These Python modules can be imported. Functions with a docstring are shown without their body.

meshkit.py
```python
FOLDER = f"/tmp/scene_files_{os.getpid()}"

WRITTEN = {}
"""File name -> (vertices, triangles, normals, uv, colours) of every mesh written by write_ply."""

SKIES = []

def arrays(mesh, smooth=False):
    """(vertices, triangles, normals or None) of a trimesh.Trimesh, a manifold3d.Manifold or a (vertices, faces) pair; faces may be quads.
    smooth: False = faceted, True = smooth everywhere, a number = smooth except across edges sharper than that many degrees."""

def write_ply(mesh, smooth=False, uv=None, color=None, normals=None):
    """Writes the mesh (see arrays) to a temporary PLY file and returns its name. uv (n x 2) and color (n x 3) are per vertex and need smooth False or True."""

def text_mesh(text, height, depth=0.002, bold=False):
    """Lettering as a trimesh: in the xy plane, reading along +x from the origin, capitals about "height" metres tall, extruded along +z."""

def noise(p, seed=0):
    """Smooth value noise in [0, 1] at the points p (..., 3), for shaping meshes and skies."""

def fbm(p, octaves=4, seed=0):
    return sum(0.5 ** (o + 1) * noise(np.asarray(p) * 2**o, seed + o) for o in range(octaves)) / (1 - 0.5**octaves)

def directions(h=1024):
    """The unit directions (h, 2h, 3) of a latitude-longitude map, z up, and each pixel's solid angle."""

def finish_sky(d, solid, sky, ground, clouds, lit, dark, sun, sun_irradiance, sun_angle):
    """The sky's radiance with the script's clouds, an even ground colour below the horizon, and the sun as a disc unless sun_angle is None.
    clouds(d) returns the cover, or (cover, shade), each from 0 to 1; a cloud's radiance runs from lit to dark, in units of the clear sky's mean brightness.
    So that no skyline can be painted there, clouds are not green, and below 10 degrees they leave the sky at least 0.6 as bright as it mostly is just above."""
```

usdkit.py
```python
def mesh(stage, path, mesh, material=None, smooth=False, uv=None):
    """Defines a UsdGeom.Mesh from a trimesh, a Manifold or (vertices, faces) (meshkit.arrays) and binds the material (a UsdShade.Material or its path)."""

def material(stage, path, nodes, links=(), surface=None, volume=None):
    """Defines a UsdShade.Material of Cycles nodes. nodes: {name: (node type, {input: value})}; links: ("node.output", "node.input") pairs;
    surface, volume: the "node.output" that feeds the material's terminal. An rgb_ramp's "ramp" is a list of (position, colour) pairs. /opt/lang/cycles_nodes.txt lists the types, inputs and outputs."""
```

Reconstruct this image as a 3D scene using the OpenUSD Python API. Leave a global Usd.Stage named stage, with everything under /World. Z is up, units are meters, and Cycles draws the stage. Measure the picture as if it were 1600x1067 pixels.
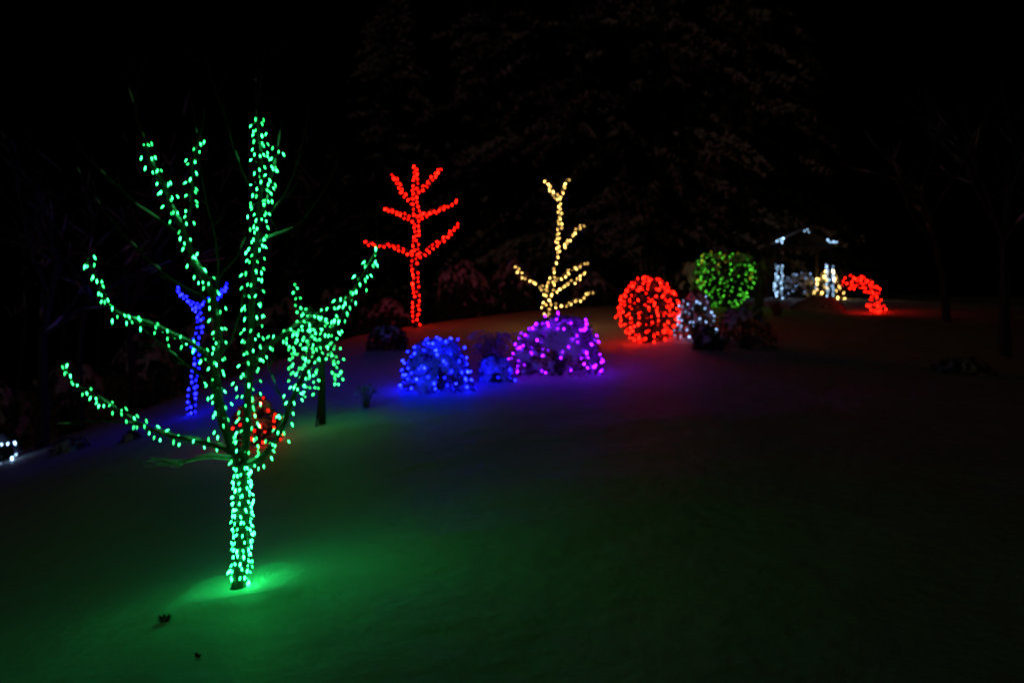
import math, random
import numpy as np
import trimesh
from scipy.interpolate import RBFInterpolator
import usdkit, meshkit
from pxr import Usd, UsdGeom, UsdLux, UsdShade, Gf, Sdf

stage = Usd.Stage.CreateInMemory()
UsdGeom.SetStageUpAxis(stage, UsdGeom.Tokens.z)
UsdGeom.SetStageMetersPerUnit(stage, 1.0)
UsdGeom.Xform.Define(stage, '/World')

# ---------------------------------------------------------------- camera, sky, glow of the night, exposure
F, CU, CV, CAMZ = 1716.0, 800.0, 533.0, 1.6          # focal length and centre in pixels of the 1600 px wide photograph
cam = UsdGeom.Camera.Define(stage, '/World/camera')
cam.CreateHorizontalApertureAttr(36.0)
cam.CreateFocalLengthAttr(36.0 * F / 1600.0)
cam.AddTranslateOp().Set(Gf.Vec3d(0, 0, CAMZ))
cam.AddRotateXOp().Set(90.0)
cam.CreateFStopAttr(3.6)
cam.CreateFocusDistanceAttr(3.1)
cam.CreateExposureAttr(0.0)

SUN_AZ, SUN_EL = math.radians(205), math.radians(8)   # town glow from low behind the photographer
usdkit.material(stage, '/World/Looks/night_sky', {
    's': ('sky_texture', {'sky_type': 'single_scattering', 'sun_disc': False, 'sun_elevation': SUN_EL, 'sun_rotation': SUN_AZ}),
    'b': ('background_shader', {'strength': 0.000006})}, [('s.color', 'b.color')], surface='b.background')
dome = UsdLux.DomeLight.Define(stage, '/World/sky')
UsdShade.MaterialBindingAPI.Apply(dome.GetPrim()).Bind(UsdShade.Material.Get(stage, '/World/Looks/night_sky'))
sun = UsdLux.DistantLight.Define(stage, '/World/night_glow')
sun.CreateNormalizeAttr(True)
sun.CreateIntensityAttr(0.0068)
sun.CreateAngleAttr(10.0)
sun.CreateColorAttr(Gf.Vec3f(1.0, 0.66, 0.40))
sun.AddRotateZOp().Set(-math.degrees(SUN_AZ) + 180.0)
sun.AddRotateXOp().Set(90.0 - math.degrees(SUN_EL))
for p, l, c in ((dome.GetPrim(), 'black night sky over the snowy garden', 'sky'),):
    p.SetCustomDataByKey('label', l); p.SetCustomDataByKey('category', c); p.SetCustomDataByKey('kind', 'structure')

# ---------------------------------------------------------------- helpers
rng = np.random.default_rng(7)
used = {}


def numbered(name, parent='/World'):
    k = (parent, name)
    n = used.get(k, 0)
    used[k] = n + 1
    return f'{parent}/{name}' if n == 0 else f'{parent}/{name}_{n:03d}'


def at(u, v, y):
    """the point seen at pixel (u, v) of the photograph at depth y"""
    return np.array([(u - CU) / F * y, y, CAMZ - (v - CV) / F * y])


class MB:
    """collects pieces into one mesh"""
    def __init__(self):
        self.v, self.f, self.n = [], [], 0

    def add(self, v, f):
        v = np.asarray(v, float)
        self.v.append(v); self.f.append(np.asarray(f, int) + self.n); self.n += len(v)
        return self

    def box(self, c, s, rz=0.0):
        b = trimesh.creation.box(s)
        b.apply_transform(trimesh.transformations.rotation_matrix(rz, [0, 0, 1]))
        return self.add(b.vertices + np.asarray(c), b.faces)

    def tube(self, p, r, sides=5):
        self.add(*tube(p, r, sides))
        return self

    def build(self, name, mat, parent=None, smooth=False, **tags):
        if not self.v:
            return None
        path = numbered(name, parent.GetPath().pathString if parent is not None else '/World')
        m = usdkit.mesh(stage, path, (np.vstack(self.v), np.vstack(self.f)), M[mat], smooth=smooth)
        tag(m.GetPrim(), **tags)
        return m.GetPrim()


def tag(p, label=None, category=None, group=None, kind=None):
    for k, v in (('label', label), ('category', category), ('group', group), ('kind', kind)):
        if v:
            p.SetCustomDataByKey(k, v)


def thing(name, label, category, loc=(0, 0, 0), group=None):
    x = UsdGeom.Xform.Define(stage, numbered(name))
    x.AddTranslateOp().Set(Gf.Vec3d(*map(float, loc)))
    tag(x.GetPrim(), label, category, group)
    return x.GetPrim()


def smooth_path(p, step):
    """Catmull-Rom through the points, resampled at about step"""
    p = np.asarray(p, float)
    q = np.vstack([2 * p[0] - p[1], p, 2 * p[-1] - p[-2]])
    out = []
    for i in range(1, len(q) - 2):
        n = max(1, int(np.ceil(np.linalg.norm(q[i + 1] - q[i]) / step)))
        t = (np.arange(n) / n)[:, None]
        a, b, c, d = q[i - 1], q[i], q[i + 1], q[i + 2]
        out.append(0.5 * (2 * b + (c - a) * t + (2 * a - 5 * b + 4 * c - d) * t**2 + (3 * b - a - 3 * c + d) * t**3))
    out.append(p[-1:])
    return np.vstack(out)


def frames(p):
    t = np.gradient(p, axis=0)
    t /= np.maximum(np.linalg.norm(t, axis=1, keepdims=True), 1e-9)
    a = np.zeros_like(p)
    ref = np.array([1.0, 0, 0]) if abs(t[0, 0]) < 0.8 else np.array([0, 1.0, 0])
    for i in range(len(p)):
        x = ref - t[i] * (ref @ t[i])
        ref = a[i] = x / max(np.linalg.norm(x), 1e-9)
    return t, a, np.cross(t, a)


def tube(p, r, sides=5):
    p = np.asarray(p, float)
    n = len(p)
    r = np.broadcast_to(np.asarray(r, float), (n,))
    _, a, b = frames(p)
    ang = np.arange(sides) * 2 * np.pi / sides
    v = p[:, None] + r[:, None, None] * (a[:, None] * np.cos(ang)[None, :, None] + b[:, None] * np.sin(ang)[None, :, None])
    v = np.vstack([v.reshape(-1, 3), p[:1], p[-1:]])
    i, j = np.meshgrid(np.arange(n - 1), np.arange(sides), indexing='ij')
    k = (j + 1) % sides
    A, B, C, D = i * sides + j, i * sides + k, (i + 1) * sides + k, (i + 1) * sides + j
    f = np.vstack([np.stack([A, B, C], -1).reshape(-1, 3), np.stack([A, C, D], -1).reshape(-1, 3)])
    j = np.arange(sides); k = (j + 1) % sides
    f = np.vstack([f, np.stack([np.full(sides, n * sides), k, j], 1), np.stack([np.full(sides, n * sides + 1), (n - 1) * sides + j, (n - 1) * sides + k], 1)])
    return v, f


# ---------------------------------------------------------------- materials
M = {}


def bumpy(name, ramp, scale, bump=0.3, dist=0.02, rough=0.8, detail=6, sub=0.0):
    nodes = {'g': ('geometry', {}), 'n': ('noise_texture', {'scale': scale, 'detail': detail}), 'r': ('rgb_ramp', {'ramp': ramp}),
             'n2': ('noise_texture', {'scale': scale * 4.3, 'detail': detail}), 'b': ('bump', {'strength': bump, 'distance': dist}),
             'p': ('principled_bsdf', {'roughness': rough, 'specular_ior_level': 0.3})}
    links = [('g.position', 'n.vector'), ('g.position', 'n2.vector'), ('n.fac', 'r.fac'), ('r.color', 'p.base_color'), ('n2.fac', 'b.height'), ('b.normal', 'p.normal')]
    M[name] = usdkit.material(stage, f'/World/Looks/{name}', nodes, links, surface='p.BSDF')


bumpy('snow', [(0.2, (0.74, 0.75, 0.78)), (0.8, (0.84, 0.85, 0.87))], 1.3, 0.6, 0.03, 0.65)
bumpy('loose_snow', [(0.2, (0.70, 0.71, 0.74)), (0.8, (0.82, 0.83, 0.85))], 9, 0.5, 0.02, 0.7)
M['thin_snow'] = usdkit.material(stage, '/World/Looks/thin_snow', {   # a thin layer of snow lets light through
    'd': ('diffuse_bsdf', {'color': (0.80, 0.81, 0.84)}), 't': ('translucent_bsdf', {'color': (0.80, 0.81, 0.84)}), 'm': ('mix_closure', {'fac': 0.4})},
    [('d.BSDF', 'm.closure1'), ('t.BSDF', 'm.closure2')], surface='m.closure')
bumpy('bark', [(0.3, (0.025, 0.02, 0.016)), (0.7, (0.065, 0.055, 0.045))], 26, 0.8, 0.008, 0.85)
bumpy('frosted_bark', [(0.35, (0.16, 0.14, 0.12)), (0.62, (0.52, 0.52, 0.52))], 18, 0.6, 0.006, 0.85)
bumpy('dark_bark', [(0.3, (0.03, 0.025, 0.02)), (0.7, (0.07, 0.06, 0.05))], 9, 0.8, 0.02, 0.9)
bumpy('dry_stems', [(0.3, (0.14, 0.10, 0.06)), (0.7, (0.26, 0.20, 0.12))], 14, 0.3, 0.004, 0.85)
bumpy('painted_timber', [(0.3, (0.012, 0.009, 0.007)), (0.7, (0.025, 0.019, 0.014))], 12, 0.3, 0.004, 0.6)
bumpy('dead_leaf', [(0.3, (0.05, 0.03, 0.018)), (0.7, (0.10, 0.065, 0.04))], 30, 0.3, 0.004, 0.9)


def leaf_material(name, a, b):
    nodes = {'g': ('geometry', {}), 'r': ('rgb_ramp', {'ramp': [(0, a), (1, b)]}), 'p': ('principled_bsdf', {'roughness': 0.55}),
             't': ('translucent_bsdf', {}), 'm': ('mix_closure', {'fac': 0.25})}
    M[name] = usdkit.material(stage, f'/World/Looks/{name}', nodes, [('g.random_per_island', 'r.fac'), ('r.color', 'p.base_color'), ('r.color', 't.color'),
                              ('p.BSDF', 'm.closure1'), ('t.BSDF', 'm.closure2')], surface='m.closure')


leaf_material('evergreen', (0.025, 0.04, 0.02), (0.06, 0.085, 0.04))
leaf_material('frosted_leaf', (0.05, 0.06, 0.05), (0.40, 0.41, 0.42))
leaf_material('conifer_needles', (0.02, 0.03, 0.018), (0.05, 0.06, 0.035))
M['wire'] = usdkit.material(stage, '/World/Looks/wire', {'p': ('principled_bsdf', {'base_color': (0.012, 0.03, 0.016), 'roughness': 0.45})}, surface='p.BSDF')


def bulb_material(name, core, core_strength, cap, cap_strength):
    """a small bright core inside a coloured, see-through cap"""
    for i, k in enumerate((1.0, 0.4, 1.7)):
        M[f'{name}_core_{i}'] = usdkit.material(stage, f'/World/Looks/{name}_core_{i}', {'e': ('emission', {'color': core, 'strength': core_strength * k})}, surface='e.emission')
        M[f'{name}_{i}'] = usdkit.material(stage, f'/World/Looks/{name}_{i}', {'e': ('emission', {'color': cap, 'strength': cap_strength * k}), 't': ('transparent_bsdf', {'color': (1, 1, 1)}),
                                           'm': ('mix_closure', {'fac': 0.48})}, [('e.emission', 'm.closure1'), ('t.BSDF', 'm.closure2')], surface='m.closure')


bulb_material('green_bulb', (0.034, 1.0, 0.20), 30, (0.004, 1.0, 0.12), 1.6)
bulb_material('bright_green_bulb', (0.016, 1.0, 0.16), 118, (0.004, 1.0, 0.12), 2.0)
bulb_material('leaf_green_bulb', (0.13, 1.0, 0.05), 6.5, (0.05, 1.0, 0.015), 0.35)
bulb_material('yellow_bulb', (1.0, 0.85, 0.06), 4.5, (1.0, 0.7, 0.02), 0.4)
bulb_material('red_bulb', (1.0, 0.0065, 0.0022), 56, (1.0, 0.002, 0.001), 1.6)
bulb_material('blue_bulb', (0.004, 0.005, 1.0), 190, (0.002, 0.002, 1.0), 1.6)
bulb_material('pale_blue_bulb', (0.002, 0.004, 1.0), 420, (0.001, 0.002, 1.0), 1.8)
bulb_material('purple_bulb', (0.18, 0.003, 1.0), 110, (0.20, 0.002, 0.9), 1.5)
bulb_material('cold_white_bulb', (0.42, 0.70, 1.0), 14, (0.20, 0.42, 1.0), 0.9)
bulb_material('dim_white_bulb', (0.34, 0.56, 1.0), 9, (0.16, 0.34, 1.0), 0.5)
bulb_material('warm_bulb', (1.0, 0.60, 0.15), 32, (1.0, 0.46, 0.04), 0.9)

# ---------------------------------------------------------------- ground: one sheet of snow through the places where things stand
A = [(375, 912, 8.2), (503, 662, 15.0), (400, 692, 14.5), (300, 650, 19.0), (683, 610, 18.0), (890, 584, 19.0), (1015, 534, 22.0), (1085, 526, 21.5),
     (1130, 478, 27.0), (1217, 467, 38.0), (1297, 467, 38.0), (1378, 487, 32.0), (853, 522, 24.0), (650, 511, 25.0), (0, 790, 13.5), (160, 728, 14.0),
     (330, 850, 10.2), (460, 826, 10.2), (700, 850, 9.0), (600, 905, 8.25), (850, 790, 10.0), (150, 900, 10.0), (0, 905, 10.5), (100, 965, 8.6), (0, 1050, 7.5), (300, 985, 7.3),
     (600, 545, 21.5), (1160, 540, 21.0), (1280, 492, 32.0)]
P = [at(*a) for a in A]
P += [np.array(q, float) for q in [(0, 0, -0.25), (-6, 0, -0.3), (7, 0, -0.2), (0, -8, -0.3), (-3.2, 6, -0.55), (3.5, 7, -0.25), (0, 6, -0.33), (6, 13, 0.40), (10, 20, 1.15), (14, 26, 1.8),
      (-9.3, 20, -0.60), (-8, 10, -1.1), (-12, 28, -1.1), (-25, 40, -3.0), (-4, 34, 1.7), (0, 36, 2.55), (6, 46, 3.15), (18, 46, 3.2), (30, 40, 2.6), (-60, 90, -6.0), (0, 90, 4.0), (60, 90, 4.5),
      (-60, 0, -4), (60, 0, 0.5), (20, 5, 0.0), (-20, 5, -0.9), (0, 60, 3.5)]]
P = np.array(P)
ground_fit = RBFInterpolator(P[:, :2], P[:, 2], kernel='thin_plate_spline', smoothing=0.0)


def ground(x, y):
    q = np.stack([np.atleast_1d(x), np.atleast_1d(y)], -1).astype(float)
    return ground_fit(q)


def gz(x, y):
    return float(ground(x, y)[0])


gx = np.unique(np.round(np.concatenate([np.linspace(-90, -14, 30), np.linspace(-14, 16, 241), np.linspace(16, 90, 30)]), 4))
gy = np.unique(np.round(np.concatenate([np.linspace(-12, 4, 18), np.linspace(4, 40, 289), np.linspace(40, 130, 40)]), 4))
X, Y = np.meshgrid(gx, gy, indexing='ij')
Z = np.concatenate([ground_fit(c) for c in np.array_split(np.stack([X.ravel(), Y.ravel()], -1), 20)]).reshape(X.shape)
q = np.stack([X, Y, 0 * X], -1)
Z += 0.08 * (meshkit.fbm(q * 0.55, 4, 3) - 0.5) + 0.018 * (meshkit.fbm(q * [2.1, 2.6, 1], 3, 9) - 0.5)
trunk_at = at(375, 912, 8.2)
rr = np.hypot(X - trunk_at[0], Y - trunk_at[1])
wob = meshkit.fbm(q * 2.3, 3, 31)
Z += (0.02 + 0.07 * (wob - .3)) * np.exp(-((rr - 0.30 - .3 * wob) / 0.20) ** 2) - 0.03 * np.exp(-(rr / 0.16) ** 2)
n1, n2 = X.shape
I, J = np.meshgrid(np.arange(n1 - 1), np.arange(n2 - 1), indexing='ij')
a = I * n2 + J
faces = np.vstack([np.stack([a, a + n2, a + n2 + 1], -1).reshape(-1, 3), np.stack([a, a + n2 + 1, a + 1], -1).reshape(-1, 3)])
MB().add(np.stack([X, Y, Z], -1).reshape(-1, 3), faces).build('snowy_ground', 'snow', smooth=True, kind='structure',
                                                           label='snow covered garden slope under the lit trees and shrubs', category='ground')

# ---------------------------------------------------------------- light strings
BULB = {}


def bulb_shape(sides, rings):
    prof = {4: [(0, .42), (.18, .86), (.45, 1.0), (.78, .62)], 2: [(.08, .75), (.55, .95)]}[rings]
    v = [(0, 0, 0)] + [(r * math.cos(2 * math.pi * j / sides), r * math.sin(2 * math.pi * j / sides), z) for z, r in prof for j in range(sides)] + [(0, 0, 1.0)]
    f = []
    n = len(prof)
    for j in range(sides):
        k = (j + 1) % sides
        f.append((0, 1 + k, 1 + j))
        for i in range(n - 1):
            a, b, c, d = 1 + i * sides + j, 1 + i * sides + k, 1 + (i + 1) * sides + k, 1 + (i + 1) * sides + j
            f += [(a, b, c), (a, c, d)]
        f.append((1 + (n - 1) * sides + j, 1 + (n - 1) * sides + k, 1 + n * sides))
    return np.array(v, float), np.array(f)


def basis(d):
    d = d / np.linalg.norm(d)
    ref = np.array([0, 0, 1.0]) if abs(d[2]) < 0.9 else np.array([1.0, 0, 0])
    x = np.cross(ref, d); x /= np.linalg.norm(x)
    return np.stack([x, np.cross(d, x), d])


def light_string(label, wire_path, spots, mat, length, radius, near=False, group=None, name='light_string', mats=None, wire_r=0.003):
    """spots: (point, outward direction) of every bulb on the wire"""
    base = np.asarray(wire_path[0] if len(wire_path) else spots[0][0])
    t = thing(name, label, 'light string', base, group)
    w = MB()
    if len(wire_path) > 1:
        w.tube(np.asarray(wire_path) - base, wire_r, 3)
    bv, bf = bulb_shape(7, 4) if near else bulb_shape(5, 2)
    sv, sf = bulb_shape(5, 2)
    cv, cf = bulb_shape(5, 2)
    shown = []
    for p, d in spots:
        d = np.asarray(d) * 0.35 + rng.normal(0, 0.22, 3) + np.array([0, 0, -0.9])
        B = basis(d)
        k = rng.uniform(0.8, 1.2)
        o = np.asarray(p) - base
        so = (sv * [radius * .55, radius * .55, length * .32]) @ B + o - B[2] * length * .24
        if len(spots) < 12 or length > .1:
            MB().add(so, sf).build('socket', 'wire', t)
        else:
            w.add(so, sf)
        mb = MB().add((bv * [radius * k, radius * k, length * k]) @ B + o, bf)
        m = mats[rng.integers(len(mats))] if mats else mat
        core = MB().add((cv * [radius * k * .66, radius * k * .66, length * k * .72]) @ B + o + B[2] * length * k * .12, cf)
        shown.append((mb, core, m, rng.choice([0, 0, 0, 1, 1, 2])))
    w.build('wire', 'wire', t)
    for mb, core, m, i in shown:
        p = mb.build('bulb', f'{m}_{i}', t, smooth=True)
        core.build('glowing_core', f'{m}_core_{i}', p)
    return t


def wind(path, radii, count, turns, off=0.018, jitter=0.012, span=(0.0, 1.0), phase=None):
    """a wire wound round a limb, with count bulbs on it"""
    path = np.asarray(path)
    s = np.concatenate([[0], np.cumsum(np.linalg.norm(np.diff(path, axis=0), axis=1))]); s /= s[-1]
    t_, a, b = frames(path)
    phase = rng.uniform(0, 6.28) if phase is None else phase

    def pos(u):
        c = np.stack([np.interp(u, s, path[:, k]) for k in range(3)], -1)
        aa = np.stack([np.interp(u, s, a[:, k]) for k in range(3)], -1)
        bb = np.stack([np.interp(u, s, b[:, k]) for k in range(3)], -1)
        r = np.interp(u, s, radii) + off
        th = phase + turns * 2 * np.pi * (u - span[0]) / (span[1] - span[0])
        out = aa * np.cos(th)[:, None] + bb * np.sin(th)[:, None]
        return c + out * r[:, None], out
    u = np.linspace(span[0], span[1], max(int(turns * 9), 12))
    wire, _ = pos(u)
    ub = np.clip(np.linspace(span[0], span[1], count) + rng.normal(0, 0.3 / count, count) * (span[1] - span[0]), span[0], span[1])
    p, d = pos(ub)
    p = p + d * np.abs(rng.normal(0, jitter, count))[:, None] + rng.normal(0, jitter * .6, (count, 3))
    return wire, list(zip(p, d))


def limb(pts, depth0, depth1, r0, r1, step=0.05, wob=0.0, seed=0):
    """pixels of a limb, at a depth that goes from depth0 to depth1 along it"""
    pts = np.asarray(pts, float)
    L = np.concatenate([[0], np.cumsum(np.linalg.norm(np.diff(pts, axis=0), axis=1))]); L /= L[-1]
    p3 = np.array([at(u, v, depth0 + (depth1 - depth0) * t) for (u, v), t in zip(pts, L)])
    p = smooth_path(p3, step)
    if wob:
        p = p + wob * (np.stack([meshkit.fbm(p * 3 + k * 17.3, 3, seed + k) for k in range(3)], -1) - 0.5)
    r = np.linspace(1, 0, len(p)) ** 0.85 * (r0 - r1) + r1
    return p, r


def snow_on(mb, path, radii, keep=0.6, seed=0, scale=9.0, fat=0.75, lift=0.75):
    """ridges of snow lying along the top of a limb"""
    nz = meshkit.fbm(path * scale + seed * 3.7, 3, seed)
    t = np.gradient(path, axis=0); t /= np.maximum(np.linalg.norm(t, axis=1, keepdims=True), 1e-9)
    flat = 1 - np.abs(t[:, 2]) * 0.45
    on = nz * flat > np.quantile(nz * flat, 1 - keep)
    i = 0
    while i < len(path):
        j = i
        while j < len(path) and on[j]:
            j += 1
        if j - i >= 3:
            p = path[i:j].copy(); r = radii[i:j]
            prof = np.sin(np.linspace(0.12, np.pi - 0.12, j - i)) ** 0.5
            p[:, 2] += (r * lift + 0.004)
            mb.tube(p, (r * fat + 0.004) * prof, 5)
        i = max(j, i + 1)


# ---------------------------------------------------------------- the big bare tree in front, wound with green lights
D0 = 8.2
LIMBS = {  # pixels, depth at the root, depth at the tip, radius at the root, at the tip
    'left_leader': ([(376, 735), (356, 676), (341, 622), (335, 578), (341, 540), (338, 490), (328, 446), (312, 425), (298, 395), (286, 360), (270, 325), (258, 290), (240, 260), (228, 225), (213, 185), (200, 130)], 8.2, 8.75, .044, .005),
    'left_fork': ([(287, 363), (297, 330), (300, 290), (302, 255), (312, 225), (318, 170)], 8.54, 8.3, .013, .005),
    'right_leader': ([(380, 732), (384, 685), (386, 640), (388, 600), (390, 560), (392, 510), (394, 460), (398, 410), (403, 358), (408, 310), (409, 262), (404, 220), (402, 182), (398, 120)], 8.2, 8.0, .034, .005),
    'right_fork': ([(403, 358), (418, 312), (426, 276), (432, 240), (441, 190)], 8.08, 8.35, .013, .005),
    'long_right': ([(382, 728), (405, 716), (427, 690), (444, 655), (462, 610), (485, 570), (508, 532), (528, 502), (546, 470), (563, 436), (586, 394), (593, 372)], 8.2, 7.6, .026, .004),
    'middle_right': ([(390, 582), (412, 549), (440, 525), (475, 503), (505, 486), (530, 470), (548, 452)], 8.14, 8.55, .022, .006),
    'low_left': ([(370, 712), (345, 696), (300, 687), (262, 679), (222, 665), (190, 645), (165, 628), (140, 611), (118, 598), (106, 580), (98, 562)], 8.2, 8.5, .021, .004),
    'high_left': ([(340, 600), (325, 560), (300, 538), (270, 521), (240, 506), (210, 497), (180, 485), (164, 465), (156, 440), (146, 425), (133, 398)], 8.26, 7.75, .019, .004),
}
TWIGS = [([(366, 718), (350, 717), (326, 715), (290, 719), (264, 721), (233, 712)], 8.2, 8.0, .016, .006),
         ([(338, 615), (296, 573), (250, 536), (206, 499), (190, 487)], 8.25, 8.0, .012, .005),
         ([(222, 664), (180, 659), (130, 661), (84, 663)], 8.38, 8.6, .008, .003),
         ([(282, 362), (264, 353), (228, 330), (192, 298), (140, 249), (112, 214)], 8.5, 9.0, .012, .003),
         ([(332, 478), (314, 463), (256, 427), (200, 374), (144, 302), (120, 262)], 8.4, 9.0, .014, .003),
         ([(398, 305), (384, 282), (376, 258), (358, 200), (340, 150), (318, 84)], 8.05, 7.7, .010, .003),
         ([(410, 345), (440, 310), (464, 262), (478, 205)], 8.07, 7.8, .010, .003),
         ([(402, 382), (424, 370), (468, 350), (500, 306), (524, 262)], 8.1, 8.5, .010, .003),
         ([(339, 450), (341, 420), (336, 374), (322, 312), (308, 222), (300, 160)], 8.35, 8.1, .010, .003),
         ([(345, 548), (360, 532), (376, 486), (384, 450)], 8.25, 8.0, .012, .004),
         ([(339, 452), (348, 427), (368, 404), (384, 372)], 8.35, 8.6, .009, .003),
         ([(448, 640), (430, 600), (420, 570), (412, 540)], 8.0, 8.3, .008, .003),
         ([(586, 394), (588, 360), (584, 326)], 7.62, 7.5, .006, .003),
         ([(228, 226), (216, 170), (212, 110)], 8.68, 8.8, .006, .002),
         ([(402, 184), (408, 130), (416, 70)], 8.0, 7.9, .006, .002)]
base = at(375, 914, D0)
gt = thing('bare_tree', 'large bare tree in front on the snow with green lights up its trunk and limbs', 'tree', base)
trunk, trunk_r = limb([(371, 925), (375, 905), (378, 850), (379, 790), (379, 742), (379, 722)], D0, D0, .053, .046, 0.03, 0.02, 4)
trunk_r = trunk_r + 0.012 * np.exp(-np.linspace(0, 1, len(trunk)) * 9)
MB().tube(trunk - base, trunk_r, 14).build('trunk', 'bark', gt, smooth=True)
sn = MB()
paths = {}
for i, (k, (pts, a, b, r0, r1)) in enumerate(LIMBS.items()):
    p, r = limb(pts, a, b, r0, r1, 0.04, 0.03, 20 + i)
    paths[k] = (p, r)
    MB().tube(p - base, r, 8).build('limb', 'bark', gt, smooth=True)
    snow_on(sn, p - base, r, 0.55, i)
for i, (pts, a, b, r0, r1) in enumerate(TWIGS):
    p, r = limb(pts, a, b, r0, r1, 0.04, 0.05, 60 + i)
    mb = MB().tube(p - base, r, 6)
    for k in range(5):                                   # side shoots
        j = rng.integers(len(p) // 4, len(p) - 1)
        d = p[j] - p[j - 1]; d = d / np.linalg.norm(d) + rng.normal(0, 0.6, 3); d /= np.linalg.norm(d)
        q_ = smooth_path([p[j], p[j] + d * .09, p[j] + d * .17 + [0, 0, .04]], .05)
        mb.tube(q_ - base, np.linspace(r[j] * .6, .0015, len(q_)), 4)
    mb.build('twig', 'frosted_bark' if i in (0,) else 'bark', gt, smooth=True)
    snow_on(sn, p - base, r, 0.85 if i == 0 else 0.35, 40 + i, lift=0.9)
sn.build('lying_snow', 'loose_snow', gt, smooth=True, kind='stuff')

BL, BR = 0.038, 0.0062
w, s = wind(trunk, trunk_r, 136, 17, 0.010, 0.009, (0.10, 0.98))
light_string('green light string wound closely round the thick trunk of the big bare tree', w, s, 'bright_green_bulb', BL, BR, True, 'green light strings on the big bare tree')
for k, n, turns, span, label in [
        ('left_leader', 104, 22, (0.02, 0.85), 'green light string up the tall left leader of the big bare tree'),
        ('left_fork', 18, 5, (0.1, 0.78), 'short green light string on the upright fork beside the tall left leader'),
        ('right_leader', 158, 30, (0.04, 0.90), 'densest green light string, up the tallest middle leader of the big bare tree'),
        ('right_fork', 22, 5, (0.05, 0.78), 'short green light string on the right fork near the top of the tallest leader'),
        ('long_right', 84, 16, (0.05, 0.97), 'green light string along the long right limb that sweeps up to the red tree'),
        ('middle_right', 36, 8, (0.08, 0.95), 'green light string on the middle right limb above the weeping tree'),
        ('low_left', 52, 14, (0.1, 0.99), 'green light string along the lowest left limb of the big bare tree'),
        ('high_left', 46, 12, (0.12, 0.98), 'green light string along the upper left limb with an upturned tip')]:
    p, r = paths[k]
    w, s = wind(p, r, n, turns, 0.034 if k == 'right_leader' else 0.014, 0.015, span)
    light_string(label, w, s, 'green_bulb', BL, BR, True, 'green light strings on the big bare tree')

# ---------------------------------------------------------------- small lit trees


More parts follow.
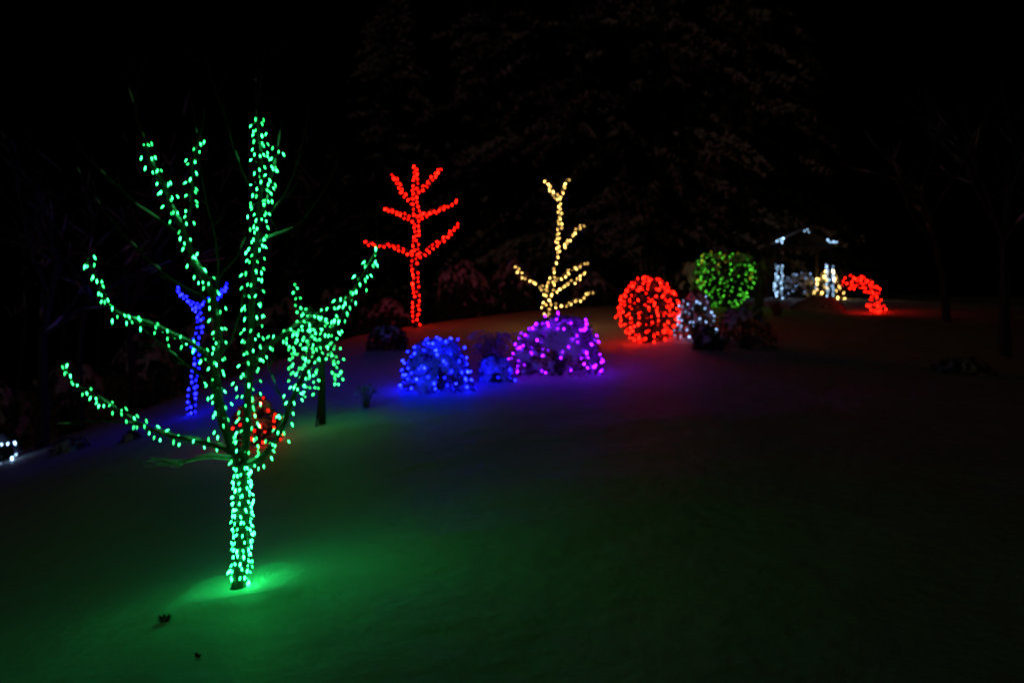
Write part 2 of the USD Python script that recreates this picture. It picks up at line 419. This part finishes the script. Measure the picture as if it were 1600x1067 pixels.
def lit_tree(label, string_label, depth, trunk_px, branches, mat, r0, per_m, blen, brad, name='bare_tree', spread=0.7, seed=0, bark='bark'):
    global rng
    rng = np.random.default_rng(seed)
    base = at(*trunk_px[0], depth)
    t = thing(name, label, 'tree', base)
    tp, tr = limb(trunk_px, depth, depth, r0, r0 * .28, .06, .03, seed)
    MB().tube(tp - base, tr, 8).build('trunk', bark, t, smooth=True)
    sn, wires, spots = MB(), [], []
    L = np.linalg.norm(np.diff(tp, axis=0), axis=1).sum()
    w, s = wind(tp, tr, int(L * per_m), L * 9, .010, .008, (0.03, 0.99)); wires.append(w); spots += s
    for i, px in enumerate(branches):
        dy = spread * (1 if i % 2 else -1) * rng.uniform(.4, 1)
        p, r = limb(px, depth, depth + dy, r0 * .5, .006, .06, .03, seed + 5 + i)
        MB().tube(p - base, r, 6).build('branch', bark, t, smooth=True)
        mb = MB()
        d = p[-1] - p[-3]; d /= np.linalg.norm(d)
        for k in range(4):                               # thin bare shoots past the lights
            j = rng.integers(len(p) // 3, len(p))
            e = d + rng.normal(0, .45, 3) + [0, 0, .3]; e /= np.linalg.norm(e)
            q_ = smooth_path([p[j], p[j] + e * .16, p[j] + e * .34 + [0, 0, .06]], .08)
            mb.tube(q_ - base, np.linspace(.005, .002, len(q_)), 3)
        mb.build('twig', bark, t, kind='stuff')
        snow_on(sn, p - base, r, .5, seed + i)
        L = np.linalg.norm(np.diff(p, axis=0), axis=1).sum()
        w, s = wind(p, r, max(4, int(L * per_m * .8)), L * 8, .008, .010, (0.04, 0.99)); wires.append(w); spots += s
    sn.build('lying_snow', 'loose_snow', t, smooth=True, kind='stuff')
    base = wires[0][0]
    ls = light_string(string_label, wires[0], spots, mat, blen, brad)
    for w in wires[1:]:
        MB().tube(w - base, .003, 3).build('wire', 'wire', ls)
    return t


lit_tree('slim bare tree wrapped in red lights on the rise behind the blue shrub', 'red light string wrapped on the slim tree between the green and the golden one', 25.0,
         [(649, 512), (650, 470), (649, 430), (648, 397), (651, 360), (650, 335), (648, 305), (650, 280), (649, 256)],
         [[(646, 399), (630, 389), (612, 382), (595, 382), (571, 378)], [(650, 402), (678, 383), (701, 366), (717, 348)], [(650, 344), (623, 332), (601, 324)],
          [(651, 338), (678, 329), (695, 323), (714, 311)], [(648, 318), (629, 299), (613, 270)], [(650, 300), (669, 285), (688, 262)]],
         'red_bulb', .065, 30, .062, .0135, seed=101)
lit_tree('slender bare tree in warm white lights rising behind the purple shrub', 'warm white light string on the slender tree behind the purple shrub', 24.0,
         [(853, 524), (855, 497), (852, 480), (856, 452), (865, 428), (868, 402), (871, 374), (875, 345), (875, 322), (869, 305), (859, 293), (854, 277)],
         [[(872, 310), (882, 290), (888, 278)], [(855, 458), (839, 441), (816, 429), (807, 415)], [(871, 390), (888, 374), (899, 360), (912, 348)], [(862, 444), (879, 431), (896, 418), (918, 409)],
          [(856, 460), (879, 447), (899, 437), (915, 424)], [(855, 470), (876, 476), (899, 469), (926, 453)]],
         'warm_bulb', .045, 20, .058, .0105, seed=202)
lit_tree('thin small tree in deep blue lights behind the left limbs of the big tree', 'deep blue light string on the thin small tree left of the big trunk', 19.0,
         [(299, 654), (300, 620), (302, 590), (307, 560), (304, 535), (313, 505), (309, 480), (318, 470), (332, 464)],
         [[(309, 482), (296, 468), (285, 458), (275, 450)], [(330, 470), (344, 457), (354, 443)]],
         'blue_bulb', .05, 34, .048, .009, seed=303)

# weeping tree: trunk, hanging branches and their lights
rng = np.random.default_rng(404)
WD = 15.0
base = at(503, 664, WD)
wt = thing('weeping_tree', 'small weeping tree with dark stem and hanging branches in green lights', 'tree', base)
tp, tr = limb([(504, 668), (503, 640), (503, 600), (502, 560), (499, 520), (494, 492), (484, 478)], WD, WD, .058, .03, .06, .02, 5)
MB().tube(tp - base, tr, 9).build('trunk', 'bark', wt, smooth=True)
sp, sr = limb([(494, 668), (497, 630), (500, 592)], WD - .1, WD - .06, .012, .011, .1)
MB().tube(sp - base, sr, 6).build('stake', 'painted_timber', wt)
hang = [([(497, 500), (480, 488), (462, 520), (455, 560), (453, 592)], -.3), ([(495, 500), (478, 505), (470, 545), (468, 590), (462, 604)], -.45), ([(497, 500), (488, 510), (482, 550), (480, 600), (479, 616)], -.5),
        ([(497, 500), (496, 515), (494, 560), (494, 600), (495, 616)], -.5), ([(498, 505), (508, 505), (514, 540), (520, 580), (524, 600)], -.35), ([(498, 500), (514, 500), (524, 535), (531, 570), (534, 592)], .1),
        ([(497, 500), (512, 512), (519, 555), (522, 590)], .4), ([(495, 500), (470, 500), (458, 540), (455, 575)], .45), ([(488, 480), (472, 486), (463, 475), (462, 442)], .1), ([(496, 500), (484, 520), (474, 560), (472, 600)], .4)]
spots, wires, sn = [], [], MB()
for i, (px, dy) in enumerate(hang):
    p, r = limb(px, WD, WD + dy, .018, .004, .05, .04, 80 + i)
    MB().tube(p - base, r, 5).build('branch', 'bark', wt, smooth=True)
    snow_on(sn, p - base, r, .5, 90 + i)
    L = np.linalg.norm(np.diff(p, axis=0), axis=1).sum()
    w, s = wind(p, r, int(L * 17), L * 6, .012, .014, (.1, 1.0)); wires.append(w); spots += s
sn.build('lying_snow', 'loose_snow', wt, smooth=True, kind='stuff')
ls = light_string('green light string trailing from the small weeping tree right of the big trunk', wires[0], spots, 'green_bulb', .040, .0105)
for w in wires[1:]:
    MB().tube(w - wires[0][0], .003, 3).build('wire', 'wire', ls)

# ---------------------------------------------------------------- shrubs


def dome_point(phi, el, rx, ry, h, full, lump, seed, flare=0.0):
    """surface of a shrub's crown: half ellipsoid (full: whole ball standing on its foot)"""
    c = np.stack([np.cos(el) * np.cos(phi), np.cos(el) * np.sin(phi), np.sin(el)], -1)
    k = 1 + lump * (meshkit.fbm(c * 2.2 + 11, 3, seed) - .5) * 2
    if flare:
        k = k / (np.abs(c) ** 4).sum(-1) ** .25 * .92
    p = c * np.array([rx, ry, h * .5 if full else h]) * k[:, None]
    if full:
        p[:, 2] += h * .5
    if flare:
        p[:, :2] *= (1 + flare * (np.clip(p[:, 2:3] / h, 0, 1) - .55))
    return p, c


def shrub(label, u, v, depth, wpx, hpx, seed, full=False, leaves=2600, leaf='evergreen', leaf_size=.035, snow_n=90, snow_size=.08, lump=.22, flare=0.0, deep=.8, name='shrub', group=None, sink=0.03, stems=26, snow_level=.72):
    r = np.random.default_rng(seed)
    base = at(u, v, depth)
    base[2] = min(base[2], gz(base[0], base[1]) + .02) - sink
    rx = wpx / F * depth / 2; h = hpx / F * depth + sink; ry = rx * deep
    t = thing(name, label, 'shrub', base, group)
    # stems fan out from the foot
    mb = MB()
    for k in range(stems):
        e = np.array([r.uniform(.15, 1.45)])
        p, _ = dome_point(r.uniform(0, 6.28, 1), e, rx, ry, h, full, lump, seed, flare)
        tip = p[0] * r.uniform(.8, 1.14)
        foot = np.array([r.normal(0, .05), r.normal(0, .05), -.05])
        q_ = smooth_path([foot, foot * .6 + tip * .4 + [0, 0, h * .08], tip], .12)
        mb.tube(q_, np.linspace(.013, .003, len(q_)), 4)
    mb.build('stems', 'bark', t, kind='stuff')
    # leaf sized faces through the outer half of the crown
    n = leaves
    el = np.arcsin(r.uniform(-.95 if full else -.02, 1, n)); ph = r.uniform(0, 2 * np.pi, n)
    p, c = dome_point(ph, el, rx, ry, h, full, lump, seed, flare)
    cen = np.array([0, 0, h * .5 if full else h * .1])
    depth_in = r.uniform(0, 1, n) ** 2
    p = cen + (p - cen) * (1.03 - .5 * depth_in)[:, None]
    holes = meshkit.fbm(p / max(rx, .3) * 3.5 + 5, 2, seed + 3)
    p = p[holes > .36]; c = c[holes > .36]; n = len(p)
    d = c + r.normal(0, .7, (n, 3)); d /= np.linalg.norm(d, axis=1, keepdims=True)
    x = np.cross(d, r.normal(0, 1, (n, 3))); x /= np.linalg.norm(x, axis=1, keepdims=True)
    s = leaf_size * r.uniform(.6, 1.4, n)[:, None]
    V = np.stack([p - d * s * .2, p + x * s * .38 + d * s * .4, p + d * s * 1.2, p - x * s * .38 + d * s * .4], 1).reshape(-1, 3)
    q0 = np.arange(n)[:, None] * 4
    MB().add(V, np.vstack([q0 + [0, 1, 2], q0 + [0, 2, 3]])).build('foliage', leaf, t, kind='stuff')
    # clumps of lying snow
    if snow_n:
        mb = MB()
        ico = trimesh.creation.icosphere(4)
        vv = ico.vertices
        el, ph = np.arcsin(np.clip(vv[:, 2], -1, 1)), np.arctan2(vv[:, 1], vv[:, 0])
        p, c = dome_point(ph, el, rx, ry, h, full, lump, seed, flare)
        size = snow_size / max(rx, .2)
        mask = meshkit.fbm(vv * .75 / size + 31, 4, seed + 8) + .26 * np.clip(vv[:, 2], -1, 1) - snow_level + .02
        top = np.clip(mask / .10, -1, 1)
        k = .95 + .06 * top + .05 * (meshkit.fbm(vv * .8 / size, 3, seed + 9) - .5)
        p = cen + (p - cen) * k[:, None]
        fc = ico.faces[(mask[ico.faces].min(1) > -.03) & (p[ico.faces][:, :, 2].min(1) > .0)]
        if len(fc):
            uq, inv = np.unique(fc, return_inverse=True)
            mb.add(p[uq], inv.reshape(-1, 3))
        mb.build('snow_cover', 'thin_snow', t, smooth=True, kind='stuff')
    return t, base, (rx, ry, h, full, lump, seed, flare)


def net(label, base, shape, n, mat, length, radius, seed, low=-.9, out=1.04, mats=None, keep=1.0, group=None, high=.995):
    """bulbs on a wire that runs spirally over a shrub"""
    global rng
    rng = np.random.default_rng(seed)
    rx, ry, h, full, lump, sd, flare = shape
    i = np.arange(n)
    z = low + (high - low) * (i + .5) / n
    ph = i * 2.399963 if n < 25 else i * 2 * np.pi / max(math.sqrt(n) * 1.25, 5)
    ph = ph + rng.normal(0, .2, n)
    el = np.arcsin(np.clip(z + rng.normal(0, .05, n), -1, 1))
    p, c = dome_point(ph, el, rx, ry, h, full, lump, sd, flare)
    cen = np.array([0, 0, h * .5 if full else h * .1])
    p = cen + (p - cen) * (out + rng.normal(0, .045, n))[:, None]
    p[:, 2] = np.maximum(p[:, 2], .05)
    ok = rng.uniform(0, 1, n) < keep
    p = p[ok] + base; c = c[ok]
    return light_string(label, smooth_path(p, .2), list(zip(p, c)), mat, length, radius, mats=mats, group=group)


t, b, sh = shrub('rounded snowy shrub glowing blue under pale blue lights on the slope', 683, 609, 18.0, 112, 78, 11, leaves=3200, leaf='frosted_leaf', snow_size=.10, snow_level=.57, lump=.13)
net('pale blue net lights over the rounded shrub glowing blue', b, sh, 100, 'pale_blue_bulb', .048, .0105, 12, low=.03, out=1.04)
t, b, sh = shrub('wide dome shaped shrub with pinkish purple lights under the warm white tree', 872, 584, 19.0, 140, 90, 21, leaves=4200, leaf='frosted_leaf', snow_size=.10, snow_level=.57, lump=.15)
net('pinkish purple net lights over the wide dome shaped shrub', b, sh, 136, 'purple_bulb', .055, .0105, 22, low=.03, out=1.04)
t, b, sh = shrub('ball shaped shrub in bright red lights standing right of the purple shrub', 1014, 534, 22.0, 88, 101, 31, full=True, leaves=3600, snow_n=60, snow_size=.06, lump=.07, deep=1.0)
net('bright red net lights all over the ball shaped shrub', b, sh, 250, 'red_bulb', .06, .0135, 32, low=-.93)
t, b, sh = shrub('small snowy shrub in cold white lights leaning against the red ball shrub', 1086, 527, 21.5, 62, 72, 41, leaves=1800, leaf='frosted_leaf', snow_n=70, snow_size=.07)
net('cold white net lights low on the small shrub beside the red ball shrub', b, sh, 64, 'dim_white_bulb', .058, .0125, 42, low=.04, high=.8)
t, b, sh = shrub('upright flaring evergreen shrub in leaf green lights behind the white lit shrub', 1133, 479, 27.0, 82, 84, 51, full=True, leaves=3600, snow_n=50, snow_size=.08, lump=.20, flare=.5, deep=.9)
net('leaf green and yellow net lights on the upright flaring shrub', b, sh, 230, 'leaf_green_bulb', .055, .0110, 52, low=-.8, mats=['leaf_green_bulb'] * 6 + ['yellow_bulb'])
t, b, sh = shrub('low shrub with blurred red lights seen between the stems of the big tree', 400, 692, 14.5, 80, 70, 61, leaves=1800, snow_n=40, snow_size=.07)
net('red net lights on the low shrub behind the stems of the big tree', b, sh, 40, 'red_bulb', .045, .0125, 62, low=.05)
t, b, sh = shrub('small dark shrub at the left edge with a few cold white lights', 4, 730, 20.0, 62, 52, 71, leaves=1300, snow_n=20, snow_size=.07)
pts = [at(u_, v_, 19.5) for u_, v_ in ((3, 691), (13, 690), (22, 688), (27, 707), (19, 712), (27, 719), (1, 722), (-12, 716), (-8, 690))]
light_string('few cold white lights in two short rows at the left edge', smooth_path(pts, .2), [(q_, (0, -1, .1)) for q_ in pts], 'cold_white_bulb', .085, .024)
t, b, sh = shrub('snowy shrub with faint blue white lights between the shelter posts', 1250, 467, 38.6, 56, 42, 81, leaves=1500, leaf='frosted_leaf', snow_n=70, snow_size=.1)
net('faint blue white net lights between the shelter posts', b, sh, 26, 'dim_white_bulb', .06, .011, 82, low=.1)
t, b, sh = shrub('snowy shrub glowing yellow behind the right post of the shelter', 1293, 467, 38.9, 44, 42, 91, leaves=1500, leaf='frosted_leaf', snow_n=70, snow_size=.1)
net('bright warm yellow net lights behind the right post of the shelter', b, sh, 32, 'warm_bulb', .12, .044, 92, low=.05, out=1.1)

# red arching shrub on the right: branches that bend over to the ground
rng = np.random.default_rng(515)
RD = 32.0
base = at(1356, 489, RD); base[2] = gz(base[0], base[1]) - .02
ra = thing('arching_shrub', 'arching shrub with red lights bending down to the snow right of the shelter', 'shrub', base)
spots, wires, sn = [], [], MB()
arch = [[(1310, 444), (1334, 437), (1352, 440), (1362, 460), (1370, 484)], [(1308, 442), (1332, 438), (1357, 440), (1370, 456), (1377, 483)], [(1318, 442), (1343, 434), (1364, 442), (1374, 463), (1379, 486)],
        [(1316, 452), (1338, 440), (1355, 448), (1362, 470), (1366, 486)], [(1324, 450), (1346, 441), (1360, 455), (1368, 478), (1371, 487)]]
for i, px in enumerate(arch):
    p, r = limb([(1322, 489), (1313, 466)] + px, RD, RD + rng.uniform(-.5, .5), .022, .006, .08, .05, 130 + i)
    MB().tube(p - base, r, 5).build('branch', 'bark', ra, smooth=True)
    snow_on(sn, p[len(p) // 2:] - base, r[len(p) // 2:] + .03, .6, 140 + i)
    L = np.linalg.norm(np.diff(p, axis=0), axis=1).sum()
    w, s = wind(p, r, int(L * 7), L * 4, .04, .05, (.40, 1.0)); wires.append(w); spots += s
sn.build('lying_snow', 'loose_snow', ra, smooth=True, kind='stuff')
ls = light_string('red light string over the arching shrub right of the shelter', wires[0], spots, 'red_bulb', .070, .019)
for w in wires[1:]:
    MB().tube(w - wires[0][0], .003, 3).build('wire', 'wire', ls)

# unlit shrubs and grasses between them
for lab, u, v, d, wp, hp, seed, kw in [
        ('rounded dark shrub without lights on the snow left of the red tree', 606, 546, 21.5, 66, 38, 301, dict(snow_n=30)),
        ('wide dark shrub without lights in front of the flaring green one', 1162, 541, 20.8, 92, 62, 302, dict(leaf='evergreen', snow_n=60, leaves=3000)),
        ('low dark shrub tinted red in front of the cold white lights', 1106, 541, 20.5, 44, 34, 303, dict(snow_n=24)),
        ('small snow capped shrub between the blue and the purple shrub', 776, 586, 18.6, 60, 40, 304, dict(leaf='frosted_leaf', snow_size=.12, snow_level=.55, leaves=1200)),
        ('low snow covered shrub in front of the shelter', 1278, 493, 32.0, 88, 30, 305, dict(leaf='frosted_leaf', snow_size=.3, snow_level=.42, lump=.08, leaves=1200)),
        ('dark reddish twiggy shrub left behind the flaring green one', 1076, 470, 27.5, 56, 62, 306, dict(snow_n=26, stems=60, leaves=1300)),
        ('dim shrub standing right below the blue tree at the left', 206, 738, 17.0, 50, 62, 307, dict(leaf='frosted_leaf', snow_n=24, stems=50)),
        ('dim snowy shrub near the left edge beside the dark trunk', 112, 752, 18.0, 76, 72, 308, dict(leaf='frosted_leaf', snow_n=60, stems=50)),
        ('dark shrub low at the right edge under the bare trees', 1500, 606, 19.0, 120, 46, 309, dict(snow_n=40)),
        ('frosted shrub with reddish snow left behind the red tree', 606, 497, 28.0, 90, 48, 310, dict(leaf='frosted_leaf', snow_n=50, stems=60)),
        ('tall frosted shrub between the red and the warm white tree', 722, 500, 29.0, 96, 84, 311, dict(leaf='frosted_leaf', snow_n=60, stems=70, leaves=2600)),
        ('frosted shrub close behind the warm white tree', 800, 497, 30.0, 80, 92, 312, dict(leaf='frosted_leaf', snow_n=60, stems=70, leaves=2600)),
        ('dark shrub right behind the warm white tree', 930, 492, 31.0, 90, 60, 313, dict(leaf='evergreen', snow_n=40, stems=60))]:
    t, b, sh = shrub(lab, u, v, d, wp, hp, seed, **kw)
    if seed == 304:
        net('deep blue lights glowing under the snow of the small shrub left of the purple one', b, sh, 24, 'blue_bulb', .045, .009, 314, low=.05, out=.86)


def grass(label, u, v, depth, wpx, hpx, seed, n=160, mat='dry_stems'):
    r = np.random.default_rng(seed)
    base = at(u, v, depth); base[2] = gz(base[0], base[1]) - .03
    w, h = wpx / F * depth / 2, hpx / F * depth
    t = thing('ornamental_grass', label, 'grass', base)
    mb, pl = MB(), MB()
    for k in range(n):
        a = r.uniform(0, 6.28); e = np.array([math.cos(a), math.sin(a), 0]) * w * r.uniform(.1, 1)
        hh = h * r.uniform(.55, 1.0)
        f0 = e * .18 + [0, 0, -.02]
        q_ = smooth_path([f0, f0 + e * .25 + [0, 0, hh * .6], f0 + e * .6 + [0, 0, hh], f0 + e * .95 + [0, 0, hh * r.uniform(.72, .98)]], .12)
        mb.tube(q_, np.linspace(.006, .0025, len(q_)), 3)
        if k % 3 == 0:
            pl.tube(q_[-3:], [.006, .018, .004], 4)
    mb.build('stems', mat, t, kind='stuff')
    pl.build('seed_heads', 'frosted_bark', t, kind='stuff')
    return t


grass('dry grass clump standing between the blue and the purple shrub', 770, 574, 19.2, 80, 72, 401)
grass('dry grass clump lit yellow right of the flaring green shrub', 1186, 474, 27.4, 62, 82, 402, 130)
grass('short dry grass clump on the snow left of the blue shrub', 572, 636, 16.5, 50, 40, 403, 34)
grass('short dry grass tuft by the wide dark shrub', 1214, 500, 25.0, 44, 34, 404, 90)

# ---------------------------------------------------------------- the open shelter with its lights
SD = 38.0
pl_, pr_ = at(1217, 467, SD), at(1297, 467, SD)
cx, gz0 = (pl_[0] + pr_[0]) / 2, min(pl_[2], pr_[2])
hw = (pr_[0] - pl_[0]) / 2
base = np.array([cx, SD, gz0 - .05])
sx = thing('garden_shelter', 'small open garden shelter with snowy gable roof and lit posts', 'shelter', base)
eave = at(1217, 386, SD)[2] - base[2]
ridge = at(1260, 360, SD)[2] - base[2]
for px_ in (-hw, hw):
    for py in (0.0, 1.7):
        mb = MB().box((px_, py, eave / 2), (.11, .11, eave)).box((px_, py, .07), (.17, .17, .14))
        mb.build('post', 'painted_timber', sx)
for py in (0.0, 1.7):
    MB().box((0, py, eave + .06), (2 * hw + .24, .09, .12)).build('beam', 'painted_timber', sx)
ov = .22
for s_ in (-1, 1):
    x0, x1 = s_ * .0, s_ * (hw + ov)
    z0, z1 = ridge, eave + .13 - (ridge - eave) * ov / hw * .6
    for nm, lo, hi, mt in (('roof_slope', 0.0, .05, 'painted_timber'), ('roof_snow', .054, .11, 'loose_snow')):
        n = 14
        v = []
        for j in range(n + 1):
            for k in range(2):
                y_ = (-.28 + 2.26 * k) if lo == 0 else (.10 + 1.7 * k)
                t_ = j / n
                bulge = math.sin(math.pi * min(1, t_ * 1.0)) * .02 if lo > 0 else 0
                xx, zz = x0 + (x1 - x0) * t_, z0 + (z1 - z0) * t_
                v += [(xx, y_, zz + lo), (xx, y_, zz + hi + bulge)]
        f = []
        for j in range(n):
            a = j * 4
            f += [(a, a + 4, a + 6), (a, a + 6, a + 2), (a + 1, a + 3, a + 7), (a + 1, a + 7, a + 5), (a, a + 1, a + 5), (a, a + 5, a + 4), (a + 2, a + 6, a + 7), (a + 2, a + 7, a + 3)]
        e = n * 4
        f += [(e, e + 1, e + 3), (e, e + 3, e + 2), (0, 2, 3), (0, 3, 1)]
        MB().add(v, f).build(nm, mt, sx)
MB().box((0, .85, .45), (2 * hw - .3, .06, .05)).box((0, 1.7, .45), (2 * hw - .12, .05, .06)).build('rail', 'painted_timber', sx)
rng = np.random.default_rng(616)
for px_, lab in ((-hw, 'cold white light string round the left post of the shelter'), (hw, 'cold white light string round the right post of the shelter')):
    top = at(0, 412, SD)[2] - base[2]
    p = np.linspace([px_, 0, .05], [px_, 0, top], 14) + base
    w, s = wind(p, np.full(14, .09), 48, 11, .01, .02)
    light_string(lab, w, s, 'cold_white_bulb', .065, .017)
for lab, px in (('cold white lights on the left eave corner of the shelter', [(1214, 375), (1219, 373), (1223, 371), (1221, 377)]),
                ('cold white lights at the ridge of the shelter roof', [(1257, 359), (1261, 357), (1264, 361)]),
                ('cold white lights on the right eave corner of the shelter', [(1294, 373), (1297, 377), (1302, 376), (1307, 377)])):
    pts = [at(*q_, SD - .42) for q_ in px]
    light_string(lab, smooth_path(pts, .2), [(q_, (0, -1, -.2)) for q_ in pts], 'cold_white_bulb', .08, .024, wire_r=.010)

# ---------------------------------------------------------------- big snowy conifers behind


def conifer(label, u, depth, height, radius, seed, group='tall snowy conifers behind the garden'):
    r = np.random.default_rng(seed)
    x = (u - CU) / F * depth
    base = np.array([x, depth, gz(x, depth) - .2])
    t = thing('conifer', label, 'tree', base, group)
    MB().tube(np.array([[0, 0, 0], [0.1, 0, height * .5], [0, 0, height]]), [height * .018, height * .012, .03], 8).build('trunk', 'dark_bark', t, smooth=True)
    V, SV = [], []
    nb = int(height * 15)
    for i in range(nb):
        z = height * (.05 + .93 * (i + r.uniform(0, 1)) / nb)
        k = 1 - z / height
        a = i * 2.4 + r.normal(0, .5)
        L = radius * (k ** .75) * r.uniform(.55, 1.2) + .35
        d = np.array([math.cos(a), math.sin(a), 0])
        side = np.array([-d[1], d[0], 0])
        m = int(10 + L * 8.0)
        s = np.linspace(.15, 1, m)
        lift_, droop = r.uniform(.05, .25), r.uniform(.35, .65)
        c = d * (s * L)[:, None] + np.array([0, 0, 1]) * (z + lift_ * L * s - droop * L * s**2)[:, None] + r.normal(0, .05, (m, 3))
        wd = (.30 * L * (1 - s) ** .6 + .16) * .34
        laden = meshkit.noise((c + base) * .55, seed) + r.normal(0, .10)
        for q_, w_, l_ in zip(c, wd, laden):
            for sg in (-1, 1):
                e = side * sg * w_ * r.uniform(.5, 1.2) + d * w_ * r.uniform(.3, .9) + np.array([0, 0, -w_ * r.uniform(.5, 1.6)])
                o = d * r.uniform(.035, .08) + np.array([0, 0, .03])
                V.append((q_ - o, q_ + o, q_ + e))
                if l_ > .54 and r.uniform() < .8:
                    lift = np.array([0, 0, .05]) - d * .02
                    o2 = o * 1.3 + r.normal(0, .03, 3)
                    SV.append((q_ - o2 + lift, q_ + o2 + lift, q_ + e * r.uniform(.5, .95) + lift * .6))
    for nm, T, mt in (('foliage', V, 'conifer_needles'), ('branch_snow', SV, 'loose_snow')):
        T = np.array(T)
        MB().add(T.reshape(-1, 3), np.arange(len(T) * 3).reshape(-1, 3)).build(nm, mt, t, kind='stuff')
    return t


for lab, u, d, h, rad, seed in [
        ('tall dark conifer dimly seen between the red and the golden lit tree', 770, 46, 19, 4.2, 501),
        ('tallest snowy conifer rising behind the warm white tree', 900, 44, 23, 5.0, 502),
        ('broad snowy conifer behind the red ball shrub', 1030, 42, 21, 4.8, 503),
        ('broad snowy conifer whose boughs hang over the flaring green shrub', 1160, 45, 20, 4.8, 504),
        ('dark conifer farthest back behind the shelter roof', 1215, 54, 17, 4.2, 505),
        ('dark conifer behind the left half of the red lit tree', 610, 50, 17, 4.0, 506)]:
    conifer(lab, u, d, h, rad, seed)

# ---------------------------------------------------------------- bare trees at the sides


def grow(mb, p, d, L, r0, level, r, top):
    n = 5
    pts, rad = [p], [r0]
    for k in range(n):
        d = d + r.normal(0, .10, 3) + np.array([0, 0, .03]); d /= np.linalg.norm(d)
        p = p + d * L / n
        pts.append(p); rad.append(r0 * (1 - .55 * (k + 1) / n))
    mb[0 if level == 0 else 1].tube(pts, rad, 7 if level == 0 else 4 if level < 3 else 3)
    if level > 0 and level < 3:
        mb[2].append((np.array(pts), np.array(rad)))
    if level >= top:
        return
    for k in range(5 if level == 0 else 4):
        j = r.integers(2, n + 1) if level else r.integers(3, n + 1)
        e = d + r.normal(0, .55, 3); e[2] = abs(e[2]) * .8 + .1; e /= np.linalg.norm(e)
        grow(mb, pts[j], e, L * r.uniform(.5, .75), rad[j] * .62, level + 1, r, top)


def bare(label, u, depth, height, r0, seed, top=4, group='dim bare trees round the garden'):
    r = np.random.default_rng(seed)
    x = (u - CU) / F * depth
    base = np.array([x, depth, gz(x, depth) - .1])
    t = thing('bare_tree', label, 'tree', base, group)
    mb = [MB(), MB(), []]
    grow(mb, np.zeros(3), np.array([r.normal(0, .03), 0, 1.0]), height * .42, r0, 0, r, top)
    mb[0].build('trunk', 'dark_bark', t, smooth=True)
    mb[1].build('crown', 'dark_bark', t, kind='stuff')
    sn = MB()
    for p, q_ in mb[2]:
        pp = smooth_path(p, .12)
        rr_ = np.interp(np.linspace(0, 1, len(pp)), np.linspace(0, 1, len(q_)), q_)
        snow_on(sn, pp, rr_ * .8, .55, seed, 2.0)
    sn.build('lying_snow', 'loose_snow', t, kind='stuff')
    return t


for lab, u, d, h, r0, seed in [
        ('dim bare tree with dark straight trunk near the left edge', 66, 21, 9, .13, 601),
        ('dim bare tree with thin trunk behind the lowest left limb', 128, 23, 8, .09, 602),
        ('dim bare tree behind the blue lit tree', 210, 25, 9, .11, 603),
        ('dim bare tree standing at the right edge', 1572, 21, 9, .12, 604),
        ('dim snowy bare tree right of the arching red shrub', 1480, 27, 8, .11, 605),
        ('dim bare tree far behind the top of the big green tree', 400, 40, 13, .2, 606)]:
    bare(lab, u, d, h, r0, seed)
for i, (u, d, h, w_) in enumerate([(20, 34, 12, 'farthest left, above the cold white lights'), (95, 31, 10, 'right of the straight dark trunk'), (160, 36, 12, 'seen above the tip of the upper left limb'), (245, 33, 11, 'seen left of the blue lit tree'),
                                   (285, 38, 13, 'seen right behind the blue lit tree'), (350, 34, 11, 'seen between the two leaders of the big tree'), (450, 37, 12, 'seen just right of the tallest leader'), (520, 42, 13, 'seen left of the red lit tree')]):
    bare(f'dim thin tree of the dark wood, {w_}', u, d, h, .10, 620 + i, top=3, group='thin trees of the dark wood')
for i, (u, v, d, w_, h_, l_) in enumerate([(-10, 690, 27, 150, 120, 'above the left edge lights'), (110, 660, 29, 150, 120, 'under the upper left limb'), (225, 640, 30, 130, 110, 'left of the blue lit tree'),
                                           (330, 600, 31, 150, 110, 'right behind the blue tree'), (450, 560, 33, 140, 100, 'behind the weeping tree'), (540, 540, 34, 120, 90, 'left of the red lit tree')]):
    shrub(f'dim frosted thicket shrub of the dark wood, {l_}', u, v, d, w_, h_, 640 + i, leaf='frosted_leaf', stems=70, leaves=2200, leaf_size=.06, snow_size=.12, snow_level=.72, group='thicket along the dark wood')

# ---------------------------------------------------------------- dark bits that poke out of the snow in front
rng = np.random.default_rng(717)
for lab, u, v, d, s_ in (('dark withered clump sticking out of the snow left of the trunk', 256, 958, 7.55, .045), ('tiny dark tuft in the snow below the trunk', 310, 1006, 6.75, .022), ('tiny dark tuft in the snow at the lower left', 106, 1030, 6.5, .02)):
    b = at(u, v, d); b[2] = gz(b[0], b[1]) + .005
    mb = MB()
    for k in range(12):
        a = rng.uniform(0, 6.28); e = np.array([math.cos(a) * s_, math.sin(a) * s_, s_ * rng.uniform(.3, 1.6)])
        mb.tube(smooth_path([(0, 0, -.02), e * .5 + [0, 0, .01], e], .02), np.linspace(.006, .002, len(smooth_path([(0, 0, -.02), e * .5 + [0, 0, .01], e], .02))), 4)
        x = np.cross(e, [0, 0, 1.0]); x = x / np.linalg.norm(x) * s_ * .35
        mb.add([e * .5, e * .8 + x, e * 1.2, e * .8 - x], [(0, 1, 2), (0, 2, 3)])
    t = thing('withered_plant', lab, 'plant', b)
    mb.build('leaves', 'dead_leaf', t)
